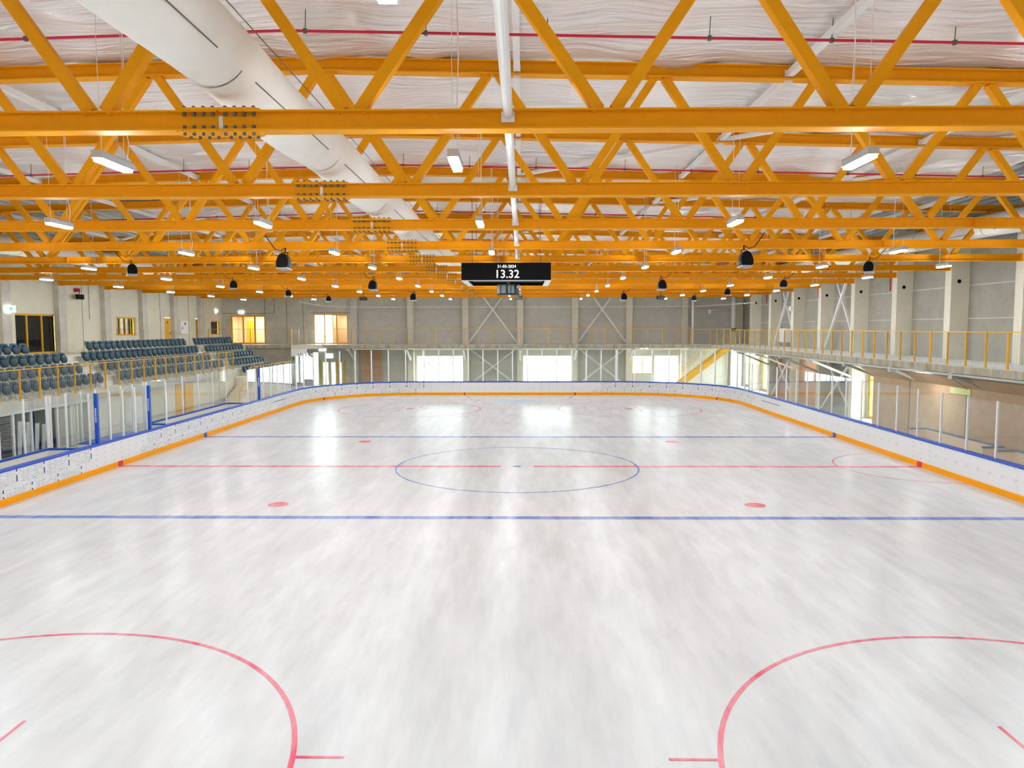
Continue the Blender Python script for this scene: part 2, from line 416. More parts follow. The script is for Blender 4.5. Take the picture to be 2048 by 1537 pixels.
# benches behind the left boards
def bench(name, label, y0, y1, x=-16.1, side=-1, capm=CAP, bm=BOARDB, h=1.06, xin=-15.14):
    t = thing(name, label, 'bench box', (x, y0, 0))
    a, c = sorted((x, x+side*.08)); e, f = sorted((xin, x))
    box(a, c, y0, y1, 0, h-.04).build('back_board', bm, t)
    box(a-.02, c+.02, y0-.02, y1+.02, h-.045, h+.02).build('cap_rail', capm, t)
    for y in (y0, y1):
        box(e, f, y-.03, y+.03, 0, h-.05).build('end_board', bm, t)
        box(e, f, y-.05, y+.05, h-.05, h+.015).build('cap_rail', capm, t)
    s = x-side*.42
    box(s-.16, s+.16, y0+.2, y1-.2, .40, .45).build('bench_seat', TIMBER, t)
    for k in range(5):
        y = y0+.4+(y1-y0-.8)*k/4; box(s-.1, s+.1, y-.03, y+.03, 0, .40).build('leg', GREYST, t)
    return t
bench('players_bench', 'near players bench box behind the left boards with blue cap', -13, -2.4)
bench('players_bench', 'far players bench box behind the left boards with blue cap', 4.3, 13.3)
GB = mat('slate_cap', (.16, .24, .30), .4)
bench('penalty_bench', 'penalty bench box with peach boards behind the right glass', -1.9, 3.0, 16.75, 1, GB, PEACH, 1.06, 16.1)
bench('penalty_bench', 'near peach bench box at the right edge of the picture', -9.0, -2.6, 16.75, 1, GB, PEACH, 1.06, 16.1)
t = thing('scorekeeper_table', 'white scorekeeper table with cupboard inside the left glass booth', 'table', (-15.6, .5, 0))
box(-15.95, -15.25, -1.0, 2.0, .98, 1.03).build('table_top', CAP, t); box(-15.35, -15.25, -1.0, 2.0, 0, .98).build('front_panel', WHITE, t)
box(-15.95, -15.35, -1.0, -.95, 0, .98).build('side_panel', WHITE, t); box(-15.95, -15.35, 1.95, 2.0, 0, .98).build('side_panel', WHITE, t)

# ------------------------------------------------------------------ walls
def wall(name, axis, c, thick, u0, u1, z0, z1, holes, m):
    """wall in plane axis=c, thickness to the outside, rectangular holes (u0,u1,z0,z1)"""
    us = sorted({u0, u1, *[h[0] for h in holes], *[h[1] for h in holes]}); zs = sorted({z0, z1, *[h[2] for h in holes], *[h[3] for h in holes]})
    s = MB(); lo, hi = sorted((c, c+thick))
    for i in range(len(us)-1):
        run = None
        for j in range(len(zs)-1):
            um, zm = (us[i]+us[i+1])/2, (zs[j]+zs[j+1])/2
            inside = any(h[0] < um < h[1] and h[2] < zm < h[3] for h in holes)
            if inside or j == len(zs)-2:
                top = zs[j] if inside else zs[j+1]
                if run is None and not inside: run = zs[j]
                if run is not None and top > run:
                    if axis == 0: s.box(lo, hi, us[i], us[i+1], run, top)
                    else: s.box(us[i], us[i+1], lo, hi, run, top)
                run = None
            elif run is None: run = zs[j]
    return s.build(name, m, kind='structure')
WT = 12.0
ENT = [(-19.75, -19.2, .5, 3.0), (-18.8, -18.25, 0, 3.05), (-17.95, -17.35, 0, 2.15), (-17.2, -16.7, 0, 2.15), (-16.5, -16.15, 0, 2.15), (-17.7, -16.9, 2.4, 2.95)]
UF = [(-26.2, -23.05, 3.76, 6.35), (-18.7, -15.55, 3.76, 6.45), *ENT, (-9.4, -5.1, 0, 2.68), (.25, 4.68, 0, 2.68), (10.1, 12.0, 1.0, 2.68), (12.1, 14.3, 0, 2.68)]
wf = wall('wall_far', 1, YF, .35, X0, X1, 0, WT, UF, PANEL)
LH = [(12.2, 15.9, 3.78, 6.0), (22.2, 24.8, 4.7, 5.95), (29.1, 30.3, 3.78, 6.0), (34.5, 35.6, 3.78, 6.0), (37.6, 39.5, 4.6, 5.85)]
wl = wall('wall_left', 0, X0, -.35, YN, YF, 0, WT, LH, CONCL)
RH = [(31.9, 34.3, .1, 3.1), (35.6, 39.5, .1, 3.1), (13.0, 15.2, 0, 2.75), (11.2, 12.5, 0, 2.6)]
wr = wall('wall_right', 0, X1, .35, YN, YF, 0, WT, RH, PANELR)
wn = wall('wall_near', 1, YN, -.35, X0, X1, 0, WT, [], CONCL)
# concrete cladding of the left part of the far wall
wall('wall_far_concrete', 1, YF-.12, .12, X0, -14.6, 0, 9.4, UF[:2]+ENT, CONC)
# panel joints
pj = MB()
for z in (5.55, 7.0, 8.6):
    pj.box(-14.6, X1, YF-.012, YF, z, z+.05)
    pj.box(X1-.012, X1, YN, YF, z, z+.04)
pj.build('trim_1', PANELJ, kind='structure')
oj = MB()
for x, z0, z1 in ((-22.2, 6.5, 9), (-19.6, 3.8, 9), (-21.1, 3.8, 8.4), (-23.05, 6.45, 9)): oj.box(x-.02, x+.02, YF-.13, YF-.12, z0, z1)
oj.box(X0, -22.2, YF-.13, YF-.12, 6.5, 6.54); oj.box(-18.9, -15, YF-.13, YF-.12, 6.55, 6.59)
for y in (4, 8.7, 18.4, 20.6, 28.4, 33.2): oj.box(X0, X0+.012, y-.015, y+.015, 3.8, 10)
oj.build('trim_2', SEAM, kind='structure')
# columns
FROM_CAM = lambda k: ORD[k]
for k in range(4, 12):
    y = YT[k]
    o = box(19.1, X1, y-.24, y+.24, 0, ZB+2.4).build('concrete_column', CONCL, origin=(19.5, y, 0))
    tag(o, f'pale concrete column of the right wall, {ORD[12-k]} counting from the far corner', 'column', 'right wall columns')
    MB().tube([(19.45, y-.245, 7.2), (19.45, y-.24, 7.2)], .09, 12).build('service_hole', BLACK, o)
for k in range(1, 4):
    y = YT[k]
    tag(box(19.1, X1, y-.24, y+.24, 0, ZB+2.4).build('concrete_column', CONCL, origin=(19.5, y, 0)), 'pale concrete column of the right wall outside the picture edge', 'column', 'right wall columns')
for k in range(6, 12):
    y = YT[k]+.3
    o = box(X0, -26.68, y-.36, y+.36, 3.765, ZB+2.4).build('concrete_column', CONC, origin=(-26.8, y, 3.765))
    tag(o, f'flat concrete pier of the left wall, {ORD[12-k]} counting from the far corner', 'column', 'left wall columns')
    MB().box(-26.68, -26.6, y-.14, y+.14, ZB-.02, ZB+.26).build('orange_bearing_plate', ORANGE, o)
for k, x in enumerate((-14.9, -9.85, -4.9, 0, 4.9, 9.75, 14.7)):
    o = box(x-.27, x+.27, 39.55, YF, 0, ZB+2.4).build('concrete_column', CONCL if k else CONC, origin=(x, 39.8, 0))
    tag(o, f'concrete column on the far wall, {ORD[k+1]} from the left', 'column', 'far wall columns')
tag(box(X1-1.05, X1-.05, YF-.5, YF-.13, 0, 9.6).build('concrete_column', CONCL), 'broad concrete corner column where right and far walls meet', 'column')
# cross braces
def xbrace(label, a, c, n):
    t = thing('cross_brace', label, 'brace', ((a[0]+c[0])/2, (a[1]+c[1])/2, a[2]), 'steel cross braces')
    MB().bar(a, c, .13, .13).build('brace_bar', WHITE, t)
    o = (n[0]*.14, n[1]*.14)
    MB().bar((a[0]+o[0], a[1]+o[1], c[2]), (c[0]+o[0], c[1]+o[1], a[2]), .13, .13).build('brace_bar', WHITE, t)
for xa, xb, s_ in ((-4.6, -.3, 'left'), (5.2, 9.45, 'right')):
    xbrace(f'white steel cross brace above the far gallery, {s_} of the two', (xa, 39.75, 3.9), (xb, 39.75, 9.7), (0, -1))
    xbrace(f'white steel cross brace below the far gallery, {s_} of the two', (xa, 39.75, .05), (xb, 39.75, 3.35), (0, -1))
for ya, yb, s_ in ((YT[9]+.3, YT[10]-.3, 'farther'), (YT[7]+.3, YT[8]-.3, 'nearer')):
    xbrace(f'white steel cross brace above the right gallery, {s_} of the two', (19.55, ya, 3.9), (19.55, yb, 9.7), (-1, 0))
    xbrace(f'white steel cross brace below the right gallery, {s_} of the two', (19.45, ya, .05), (19.45, yb, 3.3), (-1, 0))

# windows and doors
WN = [0]; DN = [0]
def opening(kind, axis, c, u0, u1, z0, z1, mull=(), trans=(), fm=YEL, gm=WGLASS, fw=.09, depth=.14, inset=.1, out=1, lights=None):
    cnt = WN if kind == 'window' else DN; cnt[0] += 1
    o0 = c+out*inset; lo, hi = sorted((o0, o0+out*depth)); f = MB()
    def bx(a, b_, p, q):
        if axis == 0: f.box(lo, hi, a, b_, p, q)
        else: f.box(a, b_, lo, hi, p, q)
    bx(u0, u0+fw, z0, z1); bx(u1-fw, u1, z0, z1); bx(u0+fw, u1-fw, z1-fw, z1); bx(u0+fw, u1-fw, z0, z0+fw)
    for m_ in mull: bx(m_-fw/2, m_+fw/2, z0+fw, z1-fw)
    for m_ in trans: bx(u0+fw, u1-fw, m_-.03, m_+.03)
    fr = f.build(f'{kind}_{cnt[0]}', fm, kind='structure')
    g = MB(); mid = (lo+hi)/2
    e = sorted([u0+fw, u1-fw, *mull])
    for i in range(len(e)-1):
        if axis == 0: g.box(mid-.006, mid+.006, e[i]+.02, e[i+1]-.02, z0+.05, z1-.05)
        else: g.box(e[i]+.02, e[i+1]-.02, mid-.006, mid+.006, z0+.05, z1-.05)
    if gm: g.build('glazing', gm, fr)
    return fr
opening('window', 0, X0, 12.2, 15.9, 3.78, 6.0, (13.3, 14.6), (), gm=DGLASS, out=-1)
opening('window', 0, X0, 22.2, 24.8, 4.7, 5.95, (22.9, 23.6, 24.3), (), gm=DGLASS, out=-1)
opening('window', 0, X0, 37.6, 39.5, 4.6, 5.85, (), (), gm=DGLASS, out=-1)
for y0 in (29.1, 34.5):
    DN[0] += 1
    d = box(X0-.12, X0-.06, y0+.03, y0+1.12, 3.78, 5.98).build(f'door_{DN[0]}', YEL, kind='structure')
    box(X0-.06, X0-.04, y0+.5, y0+.62, 5.6, 5.72).build('door_sign', BLACK, d); box(X0-.06, X0-.01, y0+.95, y0+.99, 4.7, 4.9).build('door_handle', BLACK, d)
opening('door', 1, YF-.12, -26.2, -23.05, 3.76, 6.35, (-25.1, -24.05), (), fm=YEL, fw=.13)
opening('window', 1, YF-.12, -18.7, -15.55, 3.76, 6.45, (-17.7, -16.6), (), fw=.11)
OLIVE = mat('olive_door_frame', (.50, .46, .05), .5)
for q, (a, c, z0, z1) in enumerate(ENT): opening('door' if z0 == 0 else 'window', 1, YF-.12, a, c, z0, z1, (), (2.2,) if z1 > 3 else (), fm=WHITE if q in (0, 5) else OLIVE, fw=.07, inset=.0)
for x in (-18.1, -16.6, -15.95): box(x-.07, x+.07, YF-.2, YF-.121, 0, 2.3).build('trim_3', YEL if x > -17 else OLIVE, kind='structure')
opening('door', 1, YF, -9.4, -5.1, 0, 2.68, (-8.3, -7.2, -6.15), (1.98,), fm=mat('pale_door_frame', (.82, .76, .62), .5), fw=.07)
opening('door', 1, YF, .25, 4.68, 0, 2.68, (2.46,), (), fm=WHITE, fw=.06)
opening('window', 1, YF, 10.1, 12.0, 1.0, 2.68, (11.05,), (2.0,), fw=.08)
opening('door', 1, YF, 12.1, 14.3, 0, 2.68, (), (), fm=WHITE, fw=.06)
opening('window', 0, X1, 31.9, 34.3, .1, 3.1, (33.1,), (2.2,), fm=YEL, fw=.09, out=1)
opening('window', 0, X1, 35.6, 39.5, .1, 3.1, (36.9, 38.2), (), fm=YEL, fw=.09, out=1)
opening('door', 0, X1, 13.0, 15.2, 0, 2.75, (14.1,), (2.2,), fw=.14, out=1)
opening('door', 0, X1, 11.2, 12.5, 0, 2.6, (), (), fm=WHITE, fw=.07, out=1)
# lit timber lobby behind the upper left doors and the half open room behind the next window
def room(name, x0, x1, y0, y1, z0, z1, m, open_far=False):
    s = MB(); s.box(x0, x1, y0, y1, z0-.1, z0); s.box(x0, x1, y0, y1, z1, z1+.1); s.box(x0-.1, x0, y0, y1, z0, z1); s.box(x1, x1+.1, y0, y1, z0, z1)
    if not open_far: s.box(x0, x1, y1, y1+.1, z0, z1)
    return s.build(name, m, kind='structure')
room('wall_lobby', -26.8, -22.6, YF+.36, YF+3.2, 3.74, 6.5, TIMBER)
room('wall_office', -17.0, -15.4, YF+.36, YF+2.6, 3.74, 6.5, TIMBER)
DN[0] += 1; box(-25.9, -25.3, YF+3.1, YF+3.19, 3.75, 5.9).build(f'door_{DN[0]}', YEL, kind='structure')
for lx, ly, pw in ((-24.7, YF+1.7, 100), (-16.2, YF+1.3, 30)):
    ld = bpy.data.lights.new('lobby_light', 'AREA'); ld.energy = pw; ld.size = 1.4; ld.color = (1, .93, .84)
    lo = bpy.data.objects.new('lobby_light', ld); COL.objects.link(lo); lo.location = (lx, ly, 6.4)
# floor of the outside world
box(-90, 90, YF+.3, 140, -.5, -.1).build('ground', OUTM, kind='structure'); box(X1+.4, 90, -60, YF+.3, -.5, -.1).build('ground', OUTM, kind='structure')

# ------------------------------------------------------------------ roof: corrugated deck and foil
s = MB(); x = X0; up_ = 0; prof = []
while x < X1:
    prof += [(x, 0), (x+.22, 0), (x+.29, .14), (x+.49, .14)]; x += .56
prof.append((X1, 0))
for k in range(len(prof)):
    xx, dz = prof[k]
    for y in (YN, YF): s.v.append(Vector((xx, y, ztop(xx)+.52+dz)))
for k in range(len(prof)-1): s.face((2*k, 2*k+2, 2*k+3, 2*k+1))
s.build('ceiling_deck', DECK, kind='structure', fix=False)
fx0, fx1, dx, dy = -15.6, 14.4, .30, .20
nx, ny = int((fx1-fx0)/dx)+1, int((38.5-YN)/dy)+1
s = MB()
for j in range(ny):
    y = YN+.1+j*dy; ph = ((y-YT[0])/4.815) % 1.0
    for i in range(nx):
        x = fx0+i*dx
        pv = ((x+15.6) % 5.05)/5.05
        sag = -.10*math.sin(math.pi*ph)**.5*(1-.3*math.sin(math.pi*pv)) if ph > 0 else 0
        w = noise.noise(Vector((x*.35, y*2.6, 3)))*.08+noise.noise(Vector((x*.9+9, y*.9, 7)))*.12+noise.noise(Vector((x*.25, y*5.5, 1)))*.022
        dip = -.16*max(0, noise.noise(Vector((x*.45, round((y-YT[0])/4.815)*3.1, 11))))*math.exp(-((min(ph, 1-ph))/.10)**2)
        s.v.append(Vector((x, y, ztop(x)+.33+sag+w+dip)))
for j in range(ny-1):
    for i in range(nx-1):
        a = j*nx+i; s.face((a, a+1, a+nx+1, a+nx))
ce = s.build('ceiling', FOIL, kind='structure', smooth=True, fix=False); ce['label'] = 'wrinkled white foil lining hung over the trusses'

# ------------------------------------------------------------------ roof trusses
def ibeam(mb, a, b_, w=.25, h=.25, tf=.02, tw=.02):
    """I section running a->b (underside line), flange width along y"""
    for z0, z1, hw in ((0, tf, w/2), (h-tf, h, w/2), (tf, h-tf, tw/2)):
        y = a[1]
        mb.hexa([(a[0], y-hw, a[2]+z0), (b_[0], y-hw, b_[2]+z0), (b_[0], y+hw, b_[2]+z0), (a[0], y+hw, a[2]+z0),
                 (a[0], y-hw, a[2]+z1), (b_[0], y-hw, b_[2]+z1), (b_[0], y+hw, b_[2]+z1), (a[0], y+hw, a[2]+z1)])
    return mb
def boltm(mb, c, r=.022, h=.035, ax='z'):
    cx, cy, cz = c; n = len(mb.v)
    for t_ in (0, 1):
        for k in range(6):
            a = math.pi/3*k; mb.v.append(Vector((cx+r*math.cos(a), cy+r*math.sin(a), cz+h*t_)))
    for k in range(6): k2 = (k+1) % 6; mb.face((n+k, n+k2, n+6+k2, n+6+k))
    mb.face(tuple(n+k for k in range(6))[::-1]); mb.face(tuple(n+6+k for k in range(6)))
NODE0, PIT = 1.21, 3.14
def make_truss(each=False):
    t = thing('roof_truss', 'x', 'truss', (0, 0, 0), 'orange lattice roof trusses')
    xa, xb = -26.62, 19.08
    m_ = MB(); ibeam(m_, (xa, 0, ZB), (-3.66, 0, ZB)); ibeam(m_, (-3.63, 0, ZB), (xb, 0, ZB)); m_.build('bottom_chord', ORANGE, t)
    m_ = MB(); ibeam(m_, (xa, 0, ztop(xa)), (-3.65, 0, ztop(-3.65))); ibeam(m_, (-3.65, 0, ztop(-3.65)), (xb, 0, ztop(xb))); m_.build('top_chord', ORANGE, t)
    for k in range(-9, 7):
        pit = 3.03 if k > 0 else 3.24
        xn = 1.27+pit*k
        for sg in (1, -1):
            ph = 3.03 if (k > 0 or (k == 0 and sg > 0)) else 3.24
            x1 = xn+sg*.10; x2 = xn+sg*(ph/2-.10)
            if not (xa+.1 < x1 < xb-.1 and xa+.1 < x2 < xb-.1): continue
            wd = .15 if abs(x2+3.6) > 2.2 else .17
            MB().bar((x1, 0, ZB+.25), (x2, 0, ztop(x2)), wd, .15, side=(0, 1, 0)).build('web_member', ORANGE, t)
    for x in (-17.3, 11.6):
        box(x-.008, x+.008, -.125, .125, ZB+.02, ZB+.23).build('stiffener_plate', ORANGE, t)
    sp = MB()
    for z in (ZB-.025, ZB+.25): sp.prism([(-4.18, -.10), (-4.10, -.15), (-3.20, -.15), (-3.12, -.10), (-3.12, .10), (-3.20, .15), (-4.10, .15), (-4.18, .10)], z, z+.025, ax=2)
    sp = sp.build('splice_plate', ORANGE, t)
    bolts = []
    for i, x in enumerate((-4.08, -3.96, -3.84, -3.72, -3.56, -3.44, -3.32, -3.20)):
        for y in (-.09, .09): bolts += [(x, y, ZB-.06, .022, .035), (x, y, ZB+.02, .026, .045), (x, y, ZB+.185, .03, .045), (x, y, ZB+.275, .022, .03)]
    bt = MB()
    for cx, cy, cz, br, bh in bolts:
        boltm(bt, (cx, cy, cz), br, bh)
        if each: bt.build('splice_bolt', BOLT, sp); bt = MB()
    if not each: bt.build('splice_bolts', BOLT, sp)['kind'] = 'stuff'
    box(-3.67, -3.62, -.02, .005, ZB+.03, ZB+.20).build('white_gap_cover', WHITE, t)
    for x in (xa, xb):
        box(x-.02, x+.02, -.15, .15, ZB-.02, ZB+.28).build('end_plate', ORANGE, t)
    return t
TR = [make_truss(True)]; TR.append(copy_tree(TR[0])); TR.append(make_truss())
for k in range(3, 13): TR.append(copy_tree(TR[2]))
for k, t in enumerate(TR):
    if k < 12: t.location = (0, YT[k], 0); t['label'] = f'orange steel lattice roof truss, {ORD[k+1]} one counting away from the camera'
    else: t.location = (0, YT[0]-4.815, 0); t['label'] = 'orange steel lattice roof truss above and behind the camera'

# white struts between trusses
YS = [YT[0]-4.815]+YT
def strut_run(label, x, zf, k0=0, k1=12, shape='box'):
    t = thing('roof_strut_line', label, 'roof strut', (x, YS[k0], zf), 'white roof struts')
    for k in range(k0, k1):
        a, c = YS[k]+.14, YS[k+1]-.03
        m_ = MB()
        if shape == 'tube': m_.tube([(x, a, zf), (x, c, zf)], .062, 12); m_.box(x-.085, x+.085, c-.01, c+.01, zf-.10, zf+.08)
        else: m_.bar((x, a, zf), (x, c, zf), .12, .12); m_.box(x-.075, x+.075, c-.01, c+.01, zf-.14, zf+.09)
        m_.build('strut', WHITE, t)
    return t
strut_run('white round bottom strut line running down the middle of the hall', 0.02, ZB+.32-.12, 0, 12, 'tube')
for i, x in enumerate((-20.4, -15.2, -10.15, 0.1, 5.2, 10.2, 15.2)):
    strut_run(f'white roof strut line under the foil, {ORD[i+1]} from the left wall', x, ztop(x)+.10, 0, 12)
def brace(label, pts):
    t = thing('wind_brace', label, 'brace', (pts[0][0], pts[0][1], 10), 'diagonal wind braces')
    for a, c in zip(pts, pts[1:]): MB().bar((a[0], a[1], ztop(a[0])+.08), (c[0], c[1], ztop(c[0])+.08), .16, .08, side=(c[1]-a[1], a[0]-c[0], 0)).build('brace_bar', WHITE, t)
brace('pale diagonal wind brace crossing the middle right bays under the foil', [(0.1, YT[3]), (5.2, YT[2]), (10.2, YT[1]), (15.2, YT[0])])
brace('pale diagonal wind brace on the right in the opposite direction', [(5.2, YT[4]), (10.2, YT[3]), (15.2, YT[2])])
brace('farther pale diagonal wind brace right of the middle', [(10.2, YT[4]), (5.2, YT[5]), (0.1, YT[6])])
brace('diagonal wind brace on the left side under the foil', [(-10.15, YT[4]), (-15.2, YT[5]), (-20.4, YT[6])])

# red sprinkler pipes
for i, y in enumerate((-25.0, -15.4, -5.4, 3.4, 13.2, 23.2, 33.0)):
    lb = 'red sprinkler pipe across the roof, ' + (['behind the camera', 'nearest the camera', 'second from the camera', 'third from the camera', 'fourth from the camera', 'fifth from the camera', 'farthest from the camera'][i])
    t = thing('sprinkler_pipe', lb, 'pipe', (0, y, 10), 'red sprinkler pipes')
    pts = [(x, y, ztop(x)-.05) for x in (-26.6, -3.65, 19.6)]
    MB().tube(pts, .024, 8).build('pipe', RED, t)
    x = -25.4; q = 0
    while x < 19:
        m_ = MB().tube([(x, y, ztop(x)-.03), (x+.02, y, ztop(x)+.42)], .008, 5); m_.box(x-.028, x+.028, y-.028, y+.028, ztop(x)-.085, ztop(x)-.015)
        if -12 < x < 12 or i < 4: m_.build('hanger', BOLT, t)
        x += 1.95 if q % 3 else 2.6; q += 1
for y, z0 in ((12.3, 7.1), (22.0, 7.1), (32.4, 7.1)):
    tag(MB().tube([(19.6, y, z0), (19.6, y, 9.7)], .04, 8).build('drop_pipe', RED, origin=(19.6, y, z0)), f'short red pipe dropping down the right wall, {"nearest" if y < 13 else "middle" if y < 25 else "farthest"} of three', 'pipe', 'red drop pipes')

# textile ducts
def duct(label, x, z, r, y0, y1, flex=True):
    t = thing('air_duct', label, 'air duct', (x, y0, z), 'textile air ducts')
    pts, rs = [], []; y = y0
    while y < y1:
        ph = ((y-YT[0])/4.815) % 1
        pts.append((x+(.02*math.sin(y*1.3) if flex else 0), y, z+.03*math.sin(y*.9))); rs.append(r*(1-.03*(math.cos(ph*2*math.pi)*.5+.5))); y += .6
    pts.append((x, y1, z)); rs.append(r)
    MB().tube(pts, rs, 40).build('duct_tube', DUCT, t, smooth=True)
    y = y0+4.67 if flex else y0+1.4
    while y < y1:
        MB().tube([(x, y-.012, z+.03*math.sin(y*.9)), (x, y+.012, z+.03*math.sin(y*.9))], r*1.003, 40, caps=False).build('seam_ring', SEAM, t)
        y += 4.815
    sm = MB(); y = y0
    while y < y1:
        a = math.radians(328 if x < 0 else 212); sm.tube([(x+r*1.0*math.cos(a), y+.3, z+r*1.0*math.sin(a)), (x+r*1.0*math.cos(a), y+3.9, z+r*math.sin(a))], .009, 5); y += 4.815
    sm.build('zip_seam', SEAM, t)
    MB().tube([(x+.12, y0, z+r+.22), (x+.12, y1, z+r+.22)], .008, 5).build('carrier_wire', BOLT, t)
    return t
duct('large cream textile air duct running through the trusses left of the middle', -3.6, 8.57, .475, YN+.2, 30.5)
duct('cream textile air duct along the left wall above the stands', -23.4, 9.02, .45, -12, 26)
duct('cream textile air duct along the right wall above the gallery', 17.6, 8.95, .42, -4, 26)

# ------------------------------------------------------------------ pendant lights
def make_lamp():
    t = thing('pendant_light', 'x', 'pendant light', (0, 0, 0), 'linear pendant lights')
    MB().prism([(-.075, .02), (-.08, .075), (-.055, .105), (.055, .105), (.08, .075), (.075, .02)], -.46, .46).build('housing', LGREY, t)
    for q in (-.485, .45): box(-.078, .078, q, q+.035, -.006, .10).build('end_cap', GREYST, t)
    MB().prism([(-.064, .02), (-.064, -.045), (.064, -.045), (.064, .02)], -.45, .45).build('diffuser', LED, t)
    for q in (-.075, .064): box(q, q+.011, -.45, .45, -.006, .02).build('diffuser_rim', LGREY, t)
    for y in (-.33, .33): MB().tube([(0, y, .10), (0.02*(1 if y > 0 else -1), y, 1.4), (0, y, 2.62)], .0045, 5).build('suspension_wire', WHITE, t)
    MB().tube([(0.01, .40, .10), (.04, .42, .35), (-.01, .36, .8), (.03, .38, 1.6), (0, .36, 2.62)], .007, 6).build('power_cord', WHITE, t)
    return t
LX = [-21.8, -16.2, -9.95, -5.45, -.72, 4.8, 11.4, 15.9]
LY = [-28.9, -22.95, -17.35, -11.35, -5.1, .6, 6.8, 13.0, 19.1, 25.2, 31.4]
lamp0 = make_lamp(); first = True
for j, y in enumerate(LY):
    for i, x in enumerate(LX):
        t = lamp0 if first else copy_tree(lamp0); first = False
        t.location = (x, y+(.0 if i % 2 else .04), 7.46); t.scale = (.95, .86, 1)
        t['label'] = (f'grey linear pendant light, {ORD[i+1]} from the left in the {ORD[j]} row from the camera' if j else f'grey linear pendant light, {ORD[i+1]} from the left in the row behind the camera')

# ------------------------------------------------------------------ loudspeakers
def make_speaker():
    t = thing('loudspeaker', 'x', 'loudspeaker', (0, 0, 0), 'hanging loudspeakers')
    b_ = MB(); prof = [(-.20, -.22), (-.215, -.10), (-.19, .04), (-.13, .15), (-.04, .20), (.04, .20), (.13, .15), (.19, .04), (.215, -.10), (.20, -.22), (.14, -.25), (-.14, -.25)]
    b_.prism([(a*.96, z*.96) for a, z in prof], -.03, .03, ax=1); b_.build('front_grille', BLACK, t)
    n = len(prof); c = MB()
    for y, sc in ((.03, 1.0), (.14, .98), (.24, .82), (.31, .5)):
        for a, z in prof: c.v.append(Vector((a*sc, y, z*sc)))
    for r in range(3):
        for k in range(n): k2 = (k+1) % n; c.face((r*n+k, r*n+k2, (r+1)*n+k2, (r+1)*n+k))
    c.face(tuple(range(3*n, 4*n))); c.face(tuple(range(n))[::-1]); c.build('cabinet', DGREY, t)
    box(-.20, .20, .0, .28, -.285, -.25).build('base_rim', LGREY, t)
    y_ = MB().tube([(-.10, .12, .12), (-.10, .12, .26), (.10, .12, .26), (.10, .12, .12)], .014, 6); y_.tube([(0, .12, .26), (0, .12, .40)], .02, 6); y_.build('yoke', BLACK, t)
    MB().tube([(0, .1, .40), (-.15, .08, .30), (-.35, .05, .36), (-.72, 0, .80)], .014, 6).build('cable', BLACK, t)
    return t
sp0 = make_speaker(); first = True
SPK = [(-7.3, -4.27, 7.33, .5, 1), (7.15, -4.3, 7.36, .5, -1), (-7.15, 9.1, 7.33, .5, 1), (7.05, 9.2, 7.33, .5, -1), (-7.2, 23.2, 7.33, .5, 1), (7.1, 23.5, 7.33, .5, -1),
       (-13.85, -.75, 7.35, 1.0, -1), (12.5, -.75, 7.38, 1.0, 1), (-13.9, 8.9, 7.35, 1.0, -1), (13.1, 9.7, 7.38, 1.0, 1), (-13.9, 17.5, 7.33, 1.0, -1), (12.35, 17.1, 7.33, 1.0, 1), (-13.7, 26.2, 7.33, 1.0, -1), (12.5, 26.5, 7.33, 1.0, 1)]
for i, (x, y, z, tilt, sg) in enumerate(SPK):
    t = sp0 if first else copy_tree(sp0); first = False
    t.location = (x, y, z); t.rotation_euler = (math.radians(-10), 0, math.radians(sg*-38*tilt)); t.scale = (sg if i < 6 else -sg, 1, 1)
    side = 'left' if x < 0 else 'right'; line = 'inner' if abs(x) < 10 else 'outer'
    if i >= 6: t.scale = (-.82*sg, .82, .82)
    dist = ['nearest', 'second', 'third', 'farthest']
    order = (i//2) if i < 6 else (i-6)//2
    nm = (['nearest', 'middle', 'farthest'] if i < 6 else dist)[order]
    t['label'] = f'black loudspeaker hanging under the trusses, {nm} of the {line} line on the {side}'
for x, y, lb in ((-11.4, 27.1, 'black box speaker hung left of the middle near the far wall'), (10.1, 26.4, 'black box speaker hung right of the middle near the far wall'), (-.05, 25.9, 'black box speaker hung at the middle near the far wall')):
    t = thing('box_speaker', lb, 'loudspeaker', (x, y, 7.3), 'box speakers near the far wall')
    box(x-.26, x+.26, y-.16, y+.16, 7.2, 7.45).build('cabinet', BLACK, t); box(x-.22, x+.22, y-.17, y-.16, 7.23, 7.42).build('front_grille', DGREY, t); MB().tube([(x, y, 7.45), (x, y, 7.75)], .02, 6).build('bracket', BLACK, t)

# ------------------------------------------------------------------ scoreboard cube
sx, sw, z0, z1 = -.36, 1.545, 6.83, 7.43
t = thing('scoreboard', 'four-sided black video scoreboard showing date and time above centre ice', 'scoreboard', (sx, 0, z0))
e = 1.62
for yy, nm in ((-e, 'front_screen'), (e, 'back_screen')): box(sx-sw, sx+sw, yy-.1, yy+.1, z0, z1).build(nm, BLACK, t)
for xx in (-sw+.08, sw-.08): box(sx+xx-.08, sx+xx+.08, -e+.1, e-.1, z0, z1).build('side_screen', BLACK, t)
m_ = MB(); m_.box(sx-sw-.01, sx-sw+.20, -e-.1, e+.1, z0-.02, z0); m_.box(sx+sw-.20, sx+sw+.01, -e-.1, e+.1, z0-.02, z0); m_.box(sx-sw, sx+sw, -e-.11, -e-.07, z0-.02, z0); m_.build('white_lower_frame', WHITE, t)
box(sx-sw+.2, sx+sw-.2, -e+.1, e-.1, z0+.12, z0+.14).build('inner_panel', DGREY, t)
